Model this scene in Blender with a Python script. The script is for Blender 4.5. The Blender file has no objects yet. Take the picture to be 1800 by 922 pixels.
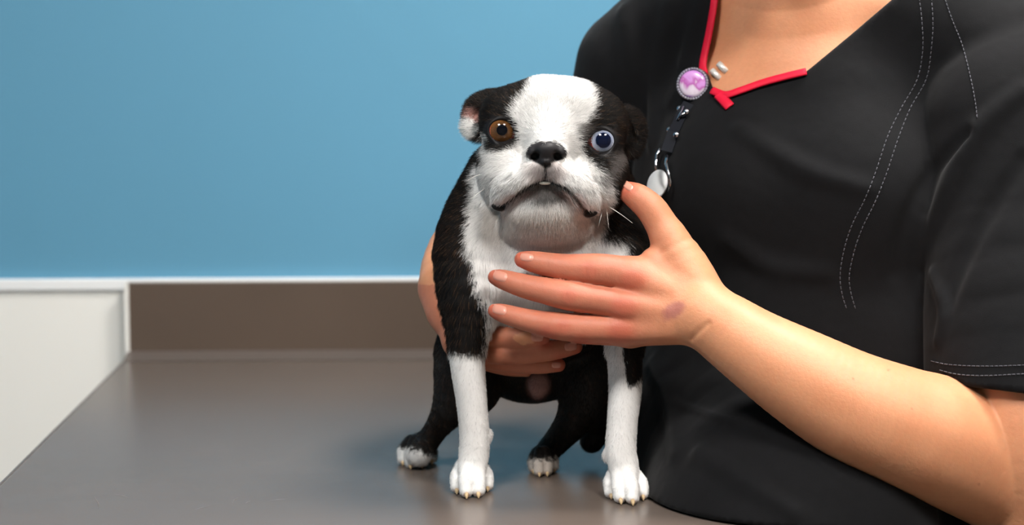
import bpy, math, random
import numpy as np
from mathutils import Vector
from concurrent.futures import ThreadPoolExecutor

random.seed(7); rng = np.random.default_rng(7)
scene = bpy.context.scene
col = scene.collection

# ------------------------------------------------------------------ camera
FPX = 3400.0
PITCH = math.atan(361 / FPX); YAW = math.atan(143 / FPX)
TABLE_Z = 0.90
CAM = np.array([0.0, 0.0, TABLE_Z + 0.418])
FWD = np.array([math.sin(YAW) * math.cos(PITCH), math.cos(YAW) * math.cos(PITCH), -math.sin(PITCH)])
RGT = np.array([math.cos(YAW), -math.sin(YAW), 0.0])
UPV = np.cross(RGT, FWD)
cd = bpy.data.cameras.new('camera'); cam = bpy.data.objects.new('camera', cd); col.objects.link(cam)
cam.location = CAM; cam.rotation_euler = (math.pi / 2 - PITCH, 0, -YAW)
cd.sensor_width = 36; cd.lens = FPX / 1800 * 36
cd.clip_start = 0.05
cd.dof.use_dof = True; cd.dof.focus_distance = 1.795; cd.dof.aperture_fstop = 4.2
scene.camera = cam

# ------------------------------------------------------------------ world, exposure
w = bpy.data.worlds.new('world'); scene.world = w; w.use_nodes = True
w.node_tree.nodes['Background'].inputs[0].default_value = (1, 1, 1, 1)
w.node_tree.nodes['Background'].inputs[1].default_value = 0.3
vs = scene.view_settings
vs.view_transform = 'Standard'; vs.look = 'None'; vs.gamma = 1; vs.use_curve_mapping = False
vs.exposure = 0.3
PANEL_STRENGTH = 56.0
scene.cycles.use_denoising = True
scene.cycles.max_bounces = 8

# ------------------------------------------------------------------ measures
D0 = 1.84                       # reference distance: the dog's front paws
S = D0 / FPX                    # metres for one unit of length at that distance

def P(px, py, w=0.0):
    d = D0 - w * S
    return CAM + d * (FWD + RGT * ((px - 900) / FPX) + UPV * ((461 - py) / FPX))

def PR(r, w=0.0):
    return r * S * (D0 - w * S) / D0

def inv(p):
    q = p - CAM
    d = q @ FWD
    return 900 + FPX * (q @ RGT) / d, 461 - FPX * (q @ UPV) / d, (D0 - d) / S

def ground(px, py, z=TABLE_Z):
    v = FWD + RGT * ((px - 900) / FPX) + UPV * ((461 - py) / FPX)
    return CAM + v * ((z - CAM[2]) / v[2])

def srgb(r, g, b):
    f = lambda c: ((c / 255 + 0.055) / 1.055) ** 2.4 if c > 10 else c / 255 / 12.92
    return (f(r), f(g), f(b))

# ------------------------------------------------------------------ object helpers
def link(name, data, parent=None, mat=None):
    o = bpy.data.objects.new(name, data); col.objects.link(o)
    if parent is not None: o.parent = parent
    if mat is not None and data is not None: data.materials.append(mat)
    return o

def tag(o, label=None, cat=None, group=None, kind=None):
    if label: o['label'] = label
    if cat: o['category'] = cat
    if group: o['group'] = group
    if kind: o['kind'] = kind
    return o

def np_mesh(name, V, Q, smooth=True):
    me = bpy.data.meshes.new(name)
    V = np.ascontiguousarray(V, dtype=np.float32); Q = np.ascontiguousarray(Q, dtype=np.int32)
    k = Q.shape[1]
    me.vertices.add(len(V)); me.vertices.foreach_set('co', V.ravel())
    me.loops.add(Q.size); me.loops.foreach_set('vertex_index', Q.ravel())
    me.polygons.add(len(Q)); me.polygons.foreach_set('loop_start', np.arange(len(Q), dtype=np.int32) * k)
    me.update(calc_edges=True)
    me.polygons.foreach_set('use_smooth', np.full(len(Q), smooth))
    me.validate()
    return me

class MB:
    """collects simple shapes into one mesh (world coordinates)"""
    def __init__(self): self.v = []; self.f = []
    def add(self, V, F):
        b = len(self.v); self.v += [tuple(p) for p in V]; self.f += [tuple(i + b for i in q) for q in F]
    def box(self, lo, hi, bev=0.0):
        x0, y0, z0 = lo; x1, y1, z1 = hi
        if bev <= 0:
            V = [(x, y, z) for z in (z0, z1) for y in (y0, y1) for x in (x0, x1)]
            self.add(V, [(0, 2, 3, 1), (4, 5, 7, 6), (0, 1, 5, 4), (2, 6, 7, 3), (0, 4, 6, 2), (1, 3, 7, 5)])
        else:
            import bmesh
            bm = bmesh.new(); bmesh.ops.create_cube(bm, size=1)
            for q in bm.verts: q.co = Vector(((x0 + x1) / 2 + q.co.x * (x1 - x0), (y0 + y1) / 2 + q.co.y * (y1 - y0), (z0 + z1) / 2 + q.co.z * (z1 - z0)))
            bmesh.ops.bevel(bm, geom=bm.edges[:], offset=bev, segments=3, affect='EDGES', profile=0.5)
            bm.verts.index_update()
            self.add([q.co[:] for q in bm.verts], [[q.index for q in f.verts] for f in bm.faces]); bm.free()
    def tube(self, pts, rad, n=8, caps=True, closed=False):
        pts = [np.array(p, float) for p in pts]; m = len(pts)
        rad = [rad] * m if np.isscalar(rad) else rad
        V = []; up = None
        for i in range(m):
            a = pts[i - 1] if (i > 0 or closed) else pts[i]; b = pts[(i + 1) % m] if (i < m - 1 or closed) else pts[i]
            t = (b - a) / (np.linalg.norm(b - a) + 1e-12)
            if up is None:
                up = np.array([0, 0, 1.0]) if abs(t[2]) < 0.9 else np.array([1.0, 0, 0])
            x = np.cross(up, t); x /= np.linalg.norm(x) + 1e-12; y = np.cross(t, x); up = y
            for j in range(n):
                A = 2 * math.pi * j / n
                V.append(pts[i] + rad[i] * (math.cos(A) * x + math.sin(A) * y))
        F = []
        for i in range(m if closed else m - 1):
            for j in range(n):
                F.append((i * n + j, i * n + (j + 1) % n, ((i + 1) % m) * n + (j + 1) % n, ((i + 1) % m) * n + j))
        if caps and not closed:
            F.append(tuple(range(n - 1, -1, -1))); F.append(tuple((m - 1) * n + j for j in range(n)))
        self.add(V, F)
    def lathe(self, c, axis, prof, n=32, ref=None):
        """prof: list of (radius, height along axis)"""
        a = np.array(axis, float); a /= np.linalg.norm(a)
        x = np.array(ref, float) if ref is not None else (np.cross(a, [0, 0, 1.0]) if abs(a[2]) < .9 else np.cross(a, [1.0, 0, 0]))
        x = x - a * (x @ a); x /= np.linalg.norm(x); y = np.cross(a, x)
        V = []; c = np.array(c, float)
        for r, h in prof:
            for j in range(n):
                A = 2 * math.pi * j / n; V.append(c + a * h + r * (math.cos(A) * x + math.sin(A) * y))
        F = [(i * n + j, i * n + (j + 1) % n, (i + 1) * n + (j + 1) % n, (i + 1) * n + j) for i in range(len(prof) - 1) for j in range(n)]
        F.append(tuple(range(n - 1, -1, -1))); F.append(tuple((len(prof) - 1) * n + j for j in range(n)))
        self.add(V, F)
    def ball(self, c, r, nu=12, nv=8, ax=None):
        c = np.array(c, float); r = np.array([r] * 3 if np.isscalar(r) else r, float)
        ax = np.eye(3) if ax is None else ax
        prof = []
        V = [c + ax.T @ (r * np.array([0, 0, -1.0]))]
        for i in range(1, nv):
            t = math.pi * i / nv
            for j in range(nu):
                A = 2 * math.pi * j / nu
                V.append(c + ax.T @ (r * np.array([math.sin(t) * math.cos(A), math.sin(t) * math.sin(A), -math.cos(t)])))
        V.append(c + ax.T @ (r * np.array([0, 0, 1.0])))
        F = []
        for j in range(nu): F.append((0, 1 + (j + 1) % nu, 1 + j))
        for i in range(nv - 2):
            for j in range(nu):
                F.append((1 + i * nu + j, 1 + i * nu + (j + 1) % nu, 1 + (i + 1) * nu + (j + 1) % nu, 1 + (i + 1) * nu + j))
        e = 1 + (nv - 1) * nu; b = 1 + (nv - 2) * nu
        for j in range(nu): F.append((b + j, b + (j + 1) % nu, e))
        self.add(V, F)
    def build(self, name, mat, parent=None, smooth=False, origin=None):
        o3 = np.array(origin if origin is not None else (world_loc(parent) if parent is not None else (0, 0, 0)), float)
        me = bpy.data.meshes.new(name)
        me.from_pydata([tuple(np.array(p) - o3) for p in self.v], [], self.f); me.update()
        if smooth: me.polygons.foreach_set('use_smooth', [True] * len(me.polygons))
        o = link(name, me, parent, mat)
        if parent is None: o.location = o3
        return o

def world_loc(o):
    p = np.zeros(3)
    while o is not None: p = p + np.array(o.location); o = o.parent
    return p

def empty(name, loc):
    o = link(name, None); o.location = loc; o.empty_display_size = 0.05; return o

# ------------------------------------------------------------------ materials
def mat(name, base=(0.5, 0.5, 0.5), rough=0.5, spec=0.5, metal=0.0, noise=None, bump=None, coat=0, sss=0, sss_r=(1, .35, .2), sss_s=0.006,
        attr=None, emit=None, sheen=0.0, trans=0.0, coat_rough=0.03):
    m = bpy.data.materials.new(name); m.use_nodes = True; nt = m.node_tree; N = nt.nodes; L = nt.links
    b = N['Principled BSDF']
    b.inputs['Base Color'].default_value = (*base, 1); b.inputs['Roughness'].default_value = rough
    b.inputs['Specular IOR Level'].default_value = spec; b.inputs['Metallic'].default_value = metal
    b.inputs['Coat Weight'].default_value = coat; b.inputs['Coat Roughness'].default_value = coat_rough
    b.inputs['Sheen Weight'].default_value = sheen; b.inputs['Sheen Roughness'].default_value = 0.5
    b.inputs['Transmission Weight'].default_value = trans
    if sss:
        b.inputs['Subsurface Weight'].default_value = sss; b.inputs['Subsurface Radius'].default_value = sss_r
        b.inputs['Subsurface Scale'].default_value = sss_s
    if emit: b.inputs['Emission Color'].default_value = (*emit[0], 1); b.inputs['Emission Strength'].default_value = emit[1]
    src = None
    if attr:
        a = N.new('ShaderNodeAttribute'); a.attribute_name = attr; src = a.outputs['Color']
    if noise:                                    # (scale, amount, detail)
        tc = N.new('ShaderNodeTexCoord'); nz = N.new('ShaderNodeTexNoise'); nz.inputs['Scale'].default_value = noise[0]
        nz.inputs['Detail'].default_value = noise[2] if len(noise) > 2 else 4
        L.new(tc.outputs['Object'], nz.inputs['Vector'])
        mr = N.new('ShaderNodeMapRange'); mr.inputs['From Min'].default_value = 0.25; mr.inputs['From Max'].default_value = 0.75
        mr.inputs['To Min'].default_value = 1 - noise[1]; mr.inputs['To Max'].default_value = 1 + noise[1]
        L.new(nz.outputs['Fac'], mr.inputs['Value'])
        mx = N.new('ShaderNodeVectorMath'); mx.operation = 'SCALE'
        if src is not None: L.new(src, mx.inputs[0])
        else: mx.inputs[0].default_value = base
        L.new(mr.outputs['Result'], mx.inputs['Scale']); src = mx.outputs['Vector']
    if src is not None: L.new(src, b.inputs['Base Color'])
    if bump:                                     # list of (scale, strength, distance, kind)
        prev = None
        tc = N.new('ShaderNodeTexCoord')
        for sc, st, ds, kd in bump:
            t = N.new('ShaderNodeTexNoise' if kd == 'noise' else 'ShaderNodeTexVoronoi')
            t.inputs['Scale'].default_value = sc
            L.new(tc.outputs['Object'], t.inputs['Vector'])
            bp = N.new('ShaderNodeBump'); bp.inputs['Strength'].default_value = st; bp.inputs['Distance'].default_value = ds
            L.new(t.outputs['Fac' if kd == 'noise' else 'Distance'], bp.inputs['Height'])
            if prev is not None: L.new(prev, bp.inputs['Normal'])
            prev = bp.outputs['Normal']
        L.new(prev, b.inputs['Normal'])
    return m

M = {}
M['blue'] = mat('blue_wall_paint', srgb(94, 150, 179), 0.6, 0.3, noise=(1.2, 0.03, 2), bump=[(260, 0.05, 0.001, 'noise')])
M['white'] = mat('white_wall_paint', srgb(238, 235, 229), 0.6, 0.3, noise=(2, 0.015, 2))
M['rail'] = mat('white_gloss_rail', srgb(240, 240, 240), 0.4, 0.4)
M['ceil'] = mat('ceiling_paint', srgb(235, 235, 232), 0.8, 0.2, noise=(3, 0.02))
M['grey'] = mat('warm_grey_paint', srgb(150, 144, 136), 0.7, 0.3, noise=(2, 0.02))
M['floor'] = mat('floor_vinyl', srgb(120, 112, 104), 0.4, 0.4, noise=(6, 0.08))
M['table'] = mat('table_dark_laminate', srgb(100, 89, 82), 0.27, 0.33, noise=(7, 0.05, 6), bump=[(900, 0.04, 0.0005, 'noise')])
M['splash'] = mat('splash_dark_laminate', srgb(90, 76, 66), 0.42, 0.35, noise=(9, 0.05, 6))
M['edge'] = mat('table_edge_strip', srgb(92, 83, 78), 0.35, 0.5)
M['steel'] = mat('brushed_steel', srgb(170, 170, 172), 0.32, 0.5, metal=1.0)
M['panel'] = mat('light_diffuser', (1, 1, 1), 0.6, emit=((1.0, 0.965, 0.92), PANEL_STRENGTH))
M['frame'] = mat('white_metal_frame', srgb(235, 235, 235), 0.5)

# ------------------------------------------------------------------ the room
YB = float(ground(500, 625)[1])                 # the back wall, just behind the table
YW = YB + 0.02
XL, XR, YF, ZC = -2.0, 2.1, -1.3, 2.62
def struct(name, lo, hi, m, bev=0):
    b = MB(); b.box(lo, hi, bev); return tag(b.build(name, m), kind='structure')
wall_back = struct('wall_back', (XL, YW, 0), (XR, YW + 0.1, ZC), M['blue'])
struct('wall_left', (XL - 0.1, YF, 0), (XL, YW, ZC), M['blue'])
struct('wall_right', (XR, YF, 0), (XR + 0.1, YW, ZC), M['grey'])
struct('wall_front', (XL, YF - 0.1, 0), (XR, YF, ZC), M['grey'])
struct('floor', (XL, YF, -0.1), (XR, YW, 0), M['floor'])
struct('ceiling', (XL, YF, ZC), (XR, YW, ZC + 0.1), M['ceil'])
# white lower part of the back wall with its cap rail
def z_at(px, py, Y):
    v = FWD + RGT * ((px - 900) / FPX) + UPV * ((461 - py) / FPX)
    return float(CAM[2] + v[2] * (Y / v[1]))
ZRAIL = z_at(110, 489, YW)
b = MB(); b.box((XL, YW - 0.006, 0), (XR, YW, ZRAIL - 0.015)); b.build('wainscot_panel', M['white'], wall_back)
b = MB(); b.box((XL, YW - 0.012, ZRAIL - 0.016), (XR, YW, ZRAIL), 0.002); b.build('cap_rail', M['rail'], wall_back)

# ------------------------------------------------------------------ exam table
gl0, gl1 = ground(222, 630), ground(0, 850)
TX0 = float((gl0[0] + gl1[0]) / 2); TX1 = float(ground(1440, 905)[0])
TY0 = float(ground(900, 1010)[1]); TY1 = YW - 0.012
tb = empty('exam_table', ((TX0 + TX1) / 2, (TY0 + TY1) / 2, 0))
tag(tb, 'dark brown laminate exam table with raised back splash against the wall', 'table')
b = MB(); b.box((TX0, TY0, TABLE_Z - 0.032), (TX1, TY1, TABLE_Z), 0.003); b.build('tabletop', M['table'], tb)
ZS = z_at(480, 495, YB)
b = MB(); b.box((TX0, YB - 0.006, TABLE_Z + 0.0005), (TX1, TY1 - 0.001, ZS), 0.0015); b.build('back_splash', M['splash'], tb)
b = MB(); c0 = YB - 0.006
yc = float(ground(500, 633)[1])
b.add([(TX0, yc, TABLE_Z + .0006), (TX1, yc, TABLE_Z + .0006), (TX1, c0, TABLE_Z + .009), (TX0, c0, TABLE_Z + .009), (TX0, c0, TABLE_Z + .0006), (TX1, c0, TABLE_Z + .0006)],
      [(0, 1, 2, 3), (3, 2, 5, 4), (0, 4, 5, 1), (0, 3, 4), (1, 5, 2)])
b.build('cove_strip', M['edge'], tb)
b = MB(); b.box((TX0 - 0.003, TY0, TABLE_Z - 0.03), (TX0, TY1, TABLE_Z - 0.001), 0.001); b.build('edge_band', M['edge'], tb)
b = MB(); b.box((TX0 - 0.002, YB - 0.0085, TABLE_Z + 0.001), (TX0 + 0.0035, YB - 0.0062, ZS)); b.build('splash_end_strip', M['white'], tb)
M['scuff'] = mat('scuff_mark', srgb(106, 97, 91), 0.5)
for (xa, ya, xb, yb) in ((340, 896, 372, 888), (408, 884, 420, 873), (472, 880, 506, 876), (432, 884, 442, 880), (166, 872, 176, 896), (200, 868, 226, 874)):
    A_, B_ = ground(xa, ya), ground(xb, yb); t_ = (B_ - A_) / np.linalg.norm(B_ - A_); s_ = np.array([-t_[1], t_[0], 0]) * 0.0006
    z_ = np.array([0, 0, 0.0002]); m_ = (A_ + B_) / 2 + s_ * 2
    b = MB(); b.add([A_ + z_, m_ - s_ + z_, B_ + z_, m_ + s_ + z_], [(0, 1, 2, 3)]); b.build('scuff', M['scuff'], tb)
for xx in (TX0 + 0.05, TX1 - 0.1):
    for yy in (TY0 + 0.06, TY1 - 0.11):
        b = MB(); b.box((xx, yy, 0), (xx + 0.05, yy + 0.05, TABLE_Z - 0.033), 0.004); b.build('leg', M['steel'], tb)

# ------------------------------------------------------------------ ceiling lights
spots = [(-0.5, 0.62), (0.7, 0.62), (0.7, 1.85)]
LB = ['square ceiling light over the open side of the exam table', 'square ceiling light over the person towards the camera',
      'square ceiling light near the back wall behind the person']
for (x, y), lb in zip(spots, LB):
    e = tag(empty('ceiling_light', (x, y, ZC)), lb, 'light', 'ceiling lights')
    b = MB()
    for lo, hi in (((-.25, -.25), (.25, -.22)), ((-.25, .22), (.25, .25)), ((-.25, -.22), (-.22, .22)), ((.22, -.22), (.25, .22))):
        b.box((x + lo[0], y + lo[1], ZC - .02), (x + hi[0], y + hi[1], ZC))
    b.build('frame', M['frame'], e)
    b = MB(); b.box((x - .22, y - .22, ZC - .012), (x + .22, y + .22, ZC - .002)); b.build('diffuser', M['panel'], e)

# ================================================================== implicit surfaces
class Chain:
    def __init__(self, pts, rad):
        self.p = np.array(pts, float); self.r = np.array(rad, float)
        self.lo = (self.p - self.r[:, None]).min(0); self.hi = (self.p + self.r[:, None]).max(0)
    def ev(self, X):
        out = None
        if len(self.p) == 1: return np.linalg.norm(X - self.p[0], axis=1) - self.r[0]
        for i in range(len(self.p) - 1):
            a = self.p[i]; ba = self.p[i + 1] - a; bb = ba @ ba + 1e-18
            pa = X - a
            t = np.clip((pa @ ba) / bb, 0, 1)
            q = pa - t[:, None] * ba
            d = np.sqrt(np.einsum('ij,ij->i', q, q)) - (self.r[i] + t * (self.r[i + 1] - self.r[i]))
            out = d if out is None else np.minimum(out, d)
        return out
class Ell:
    def __init__(self, c, r, ax):
        self.c = np.array(c, float); self.r = np.array(r, float); self.ax = np.array(ax, float)
        e = np.sqrt(((self.ax.T * self.r) ** 2).sum(1))
        self.lo = self.c - e; self.hi = self.c + e
    def ev(self, X):
        q = (X - self.c) @ self.ax.T
        a = q / self.r; k0 = np.sqrt(np.einsum('ij,ij->i', a, a)); b = a / self.r; k1 = np.sqrt(np.einsum('ij,ij->i', b, b)) + 1e-9
        return k0 * (k0 - 1) / k1
class Fn:
    def __init__(self, f, lo, hi): self.f = f; self.lo = np.array(lo, float); self.hi = np.array(hi, float)
    def ev(self, X): return self.f(X)
class Grp:
    def __init__(self, items):
        self.items = items
        us = [i[0] for i in items if i[1] == 'u']
        self.lo = np.min([q.lo for q in us], 0); self.hi = np.max([q.hi for q in us], 0)
    def ev(self, X): return field(self.items, X)

def smin(a, b, k):
    if k <= 0: return np.minimum(a, b)
    h = np.maximum(k - np.abs(a - b), 0) / k
    return np.minimum(a, b) - h * h * k * 0.25

def field(items, X):
    F = np.full(len(X), 0.5)
    for pr, op, k in items:
        d = pr.ev(X)
        if op == 'u': F = smin(F, d, k)
        elif op == 's': F = -smin(-F, d, k)
        else: F = -smin(-F, -d, k)
    return F

def local(items, lo, hi, m):
    """the shapes that matter inside a box"""
    out = []
    for pr, op, k in items:
        e = k + m
        if not (np.all(pr.lo - e <= hi) and np.all(pr.hi + e >= lo)): 
            if op == 'i': out.append((pr, op, k))
            continue
        if isinstance(pr, Grp):
            sub_ = local(pr.items, lo, hi, e)
            if not any(i[1] == 'u' for i in sub_): continue
            g = Grp.__new__(Grp); g.items = sub_; g.lo = pr.lo; g.hi = pr.hi; pr = g
        elif isinstance(pr, Chain) and len(pr.p) > 2:
            r = pr.r[:, None]; a = np.minimum(pr.p[:-1] - r[:-1], pr.p[1:] - r[1:]); b = np.maximum(pr.p[:-1] + r[:-1], pr.p[1:] + r[1:])
            ok = np.all(a - e <= hi, 1) & np.all(b + e >= lo, 1)
            if not ok.any(): continue
            i0 = np.argmax(ok); i1 = len(ok) - np.argmax(ok[::-1])
            pr = Chain(pr.p[i0:i1 + 1], pr.r[i0:i1 + 1])
        out.append((pr, op, k))
    return out

def grad(items, X, e):
    K = np.array([[1, -1, -1], [-1, -1, 1], [-1, 1, -1], [1, 1, 1]], float)
    g = np.zeros_like(X)
    for k in K: g += k * field(items, X + k * e)[:, None]
    return g / (4 * e)

def polygonise(items, h, n=24, slack=0.006):
    us = [i[0] for i in items if i[1] == 'u']
    lo = np.min([q.lo for q in us], 0) - 4 * h; hi = np.max([q.hi for q in us], 0) + 4 * h
    nb = np.ceil((hi - lo) / (h * n)).astype(int)
    G = nb * n + 4
    def gid(i): return ((i[:, 0] + 1) * G[1] + (i[:, 1] + 1)) * G[2] + (i[:, 2] + 1)
    ids = []; pos = []; quads = []
    base = np.stack(np.meshgrid(*[np.arange(-1, n + 1)] * 3, indexing='ij'), -1).reshape(-1, 3)
    m = n + 2
    half = h * n * 0.5; diag = half * math.sqrt(3)
    corners = np.array([[i, j, k] for i in (0, 1) for j in (0, 1) for k in (0, 1)])
    edges = [(a, b) for a in range(8) for b in range(a + 1, 8) if np.abs(corners[a] - corners[b]).sum() == 1]
    def work(bi):
        ids = []; pos = []; quads = []
        o = np.array(bi) * n
        blo = lo + (o - 1) * h; bhi = lo + (o + n + 1) * h
        loc = local(items, blo, bhi, 2 * h + slack)
        if not any(i[1] == 'u' for i in loc): return None
        c = (blo + bhi) / 2
        pc = np.array([c])
        fc = field(loc, pc)[0]
        if fc > diag * 1.5 + 0.004 or fc < -diag * 3.2: return None
        X = lo + (base + o) * h
        Fv = field(loc, X).reshape(m, m, m)
        neg = Fv < 0
        if neg.all() or not neg.any(): return None
        cnt = np.zeros((m - 1,) * 3, int)
        for cc in corners: cnt += neg[cc[0]:m - 1 + cc[0], cc[1]:m - 1 + cc[1], cc[2]:m - 1 + cc[2]]
        act = np.argwhere((cnt > 0) & (cnt < 8))
        if len(act) == 0: return None
        cv = np.stack([Fv[act[:, 0] + cc[0], act[:, 1] + cc[1], act[:, 2] + cc[2]] for cc in corners], 1)
        acc = np.zeros((len(act), 3)); num = np.zeros(len(act))
        for a, b_ in edges:
            fa, fb = cv[:, a], cv[:, b_]
            s = (fa < 0) != (fb < 0)
            t = np.where(s, fa / np.where(s, fa - fb, 1), 0)
            pt = corners[a] + t[:, None] * (corners[b_] - corners[a])
            acc += np.where(s[:, None], pt, 0); num += s
        V = lo + (act - 1 + o + acc / num[:, None]) * h
        for _ in range(1):
            f0 = field(loc, V); g = grad(loc, V, h * 0.4)
            gg = np.maximum((g * g).sum(1), 0.2)
            st = np.clip(f0 / gg, -h * .7, h * .7)
            V = V - g * st[:, None]
        ids.append(gid(act - 1 + o)); pos.append(V)
        # quads for the edges owned by this block
        for ax in range(3):
            A = neg[1:n + 1, 1:n + 1, 1:n + 1]
            sl = [slice(1, n + 1)] * 3; sl[ax] = slice(2, n + 2)
            B = neg[tuple(sl)]
            e = np.argwhere(A != B)
            if len(e) == 0: continue
            s = A[e[:, 0], e[:, 1], e[:, 2]]
            i0 = e + o
            u = (ax + 1) % 3; v = (ax + 2) % 3
            du = np.zeros(3, int); du[u] = 1; dv = np.zeros(3, int); dv[v] = 1
            q = np.stack([gid(i0 - du - dv), gid(i0 - dv), gid(i0), gid(i0 - du)], 1)
            q[~s] = q[~s][:, ::-1]
            quads.append(q)
        return ids, pos, quads
    with ThreadPoolExecutor(4) as ex:
        for r in ex.map(work, list(np.ndindex(*nb))):
            if r: ids += r[0]; pos += r[1]; quads += r[2]
    ids = np.concatenate(ids); pos = np.concatenate(pos); quads = np.concatenate(quads)
    uid, first = np.unique(ids, return_index=True)
    V = pos[first]
    Q = np.searchsorted(uid, quads)
    Q = np.clip(Q, 0, len(uid) - 1)
    ok = (uid[Q] == quads).all(1)
    return V, Q[ok]

def vnormals(V, Q):
    a = V[Q[:, 2]] - V[Q[:, 0]]; b = V[Q[:, 3]] - V[Q[:, 1]]
    fn = np.cross(a, b)
    N = np.zeros_like(V)
    for k in range(3): N[:, k] = np.bincount(Q.ravel(), np.repeat(fn[:, k], 4), len(V))
    return N / (np.linalg.norm(N, axis=1)[:, None] + 1e-12)

def trace(items, px, py, d0=1.3, d1=3.0):
    """distance along the line of sight at which a surface lies, as w"""
    px = np.atleast_1d(np.array(px, float)); py = np.atleast_1d(np.array(py, float))
    dirs = FWD + np.outer((px - 900) / FPX, RGT) + np.outer((461 - py) / FPX, UPV)
    t = np.full(len(px), d0)
    a_ = CAM + dirs * d0; b_ = CAM + dirs * d1
    items = local(items, np.minimum(a_, b_).min(0), np.maximum(a_, b_).max(0), 0.004)
    for _ in range(90):
        f = field(items, CAM + dirs * t[:, None])
        t = np.minimum(t + np.clip(f, -0.01, 0.2) * 0.8, d1)
        if np.all((np.abs(f) < 4e-5) | (t >= d1)): break
    return (D0 - t) / S
def surf(items, px, py, lift=0.0):
    px = np.atleast_1d(np.array(px, float)); py = np.atleast_1d(np.array(py, float))
    ww = trace(items, px, py)
    X = np.array([P(a, b, c) for a, b, c in zip(px, py, ww)])
    n = grad(items, X, 0.0008); n /= np.linalg.norm(n, axis=1)[:, None] + 1e-9
    return X + n * lift, n

BASIS = np.array([RGT, UPV, -FWD])              # rows: across, up, towards the viewer
def rot(roll=0, pitch=0, yaw=0):
    r, p_, y = math.radians(roll), math.radians(pitch), math.radians(yaw)
    Rz = np.array([[math.cos(r), -math.sin(r), 0], [math.sin(r), math.cos(r), 0], [0, 0, 1]])
    Rx = np.array([[1, 0, 0], [0, math.cos(p_), -math.sin(p_)], [0, math.sin(p_), math.cos(p_)]])
    Ry = np.array([[math.cos(y), 0, math.sin(y)], [0, 1, 0], [-math.sin(y), 0, math.cos(y)]])
    return (Ry @ Rx @ Rz).T @ BASIS             # rows are the turned axes
def ell(x, y, w_, rx, ry, rz, roll=0, pitch=0, yaw=0):
    s = PR(1, w_)
    return Ell(P(x, y, w_), (rx * s, ry * s, rz * S), rot(roll, pitch, yaw))
def smooth_pts(pts, sub=4):
    """Catmull-Rom through rows of numbers"""
    A = np.array(pts, float)
    if len(A) < 3: return A
    E = np.vstack([2 * A[0] - A[1], A, 2 * A[-1] - A[-2]]); out = []
    for i in range(len(A) - 1):
        p0, p1, p2, p3 = E[i:i + 4]
        for t in np.arange(sub) / sub:
            out.append(.5 * (2 * p1 + (p2 - p0) * t + (2 * p0 - 5 * p1 + 4 * p2 - p3) * t * t + (3 * p1 - p0 - 3 * p2 + p3) * t ** 3))
    out.append(A[-1]); return np.array(out)
def chain(pts, sub=3):
    A = smooth_pts(pts, sub)
    return Chain([P(a, b, c) for a, b, c, r in A], [PR(r, c) for a, b, c, r in A])
def poly_sd(poly, x, y):
    """signed distance to a polygon, negative inside"""
    p = np.array(poly, float); d = np.full(len(x), 1e18); s = np.ones(len(x))
    for i in range(len(p)):
        a = p[i]; b = p[i - 1]; e = b - a
        wx = x - a[0]; wy = y - a[1]
        t = np.clip((wx * e[0] + wy * e[1]) / (e @ e), 0, 1)
        d = np.minimum(d, (wx - e[0] * t) ** 2 + (wy - e[1] * t) ** 2)
        c1 = y >= a[1]; c2 = y < b[1]; c3 = e[0] * wy > e[1] * wx
        flip = (c1 & c2 & c3) | (~c1 & ~c2 & ~c3)
        s = np.where(flip, -s, s)
    return s * np.sqrt(d)
def sstep(a, b, x):
    t = np.clip((x - a) / (b - a), 0, 1); return t * t * (3 - 2 * t)
def vnoise(X, scale, seed=0):
    """cheap smooth value noise"""
    q = X * scale + seed * 17.3
    i = np.floor(q).astype(np.int64); f = q - i; f = f * f * (3 - 2 * f)
    def hsh(a): 
        n = (a[:, 0] * 73856093) ^ (a[:, 1] * 19349663) ^ (a[:, 2] * 83492791) ^ (seed * 2654435761)
        n = (n ^ (n >> 13)) * 1274126177 & 0x7fffffff
        return (n % 100003) / 100003.0
    r = 0
    for c in np.ndindex(2, 2, 2):
        wgt = np.ones(len(X))
        for k in range(3): wgt = wgt * (f[:, k] if c[k] else 1 - f[:, k])
        r = r + wgt * hsh(i + np.array(c))
    return r
def mixc(c, col_, a):
    return c * (1 - a[:, None]) + np.array(col_)[None, :] * a[:, None]
def add_col(me, C):
    at = me.attributes.new('col', 'FLOAT_COLOR', 'POINT')
    at.data.foreach_set('color', np.hstack([C, np.ones((len(C), 1))]).astype(np.float32).ravel())
def implicit_object(name, items, h, material, parent=None, origin=None, paint=None, slack=0.006):
    V, Q = polygonise(items, h, 24, slack)
    o3 = np.array(origin if origin is not None else world_loc(parent), float)
    me = np_mesh(name, V - o3, Q)
    if paint is not None: add_col(me, paint(V))
    o = link(name, me, parent, material)
    if parent is None: o.location = o3
    return o, V, Q

# ================================================================== the dog
u = lambda pr, k=12: (pr, 'u', k * S)
sub = lambda pr, k=4: (pr, 's', k * S)
DOG_H = 0.0012
def up(v, dz): return np.array(v) + np.array([0, 0, dz])

dog_items = []
D = dog_items.append
# trunk
D(u(ell(952, 520, -185, 142, 118, 190, pitch=-6), 0))
D(u(ell(952, 458, -92, 152, 114, 92), 30))
D(u(ell(935, 600, -290, 120, 108, 110), 40))
# neck
D(u(chain([(968, 300, -62, 92), (960, 380, -92, 96), (956, 450, -92, 112)]), 30))
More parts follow.
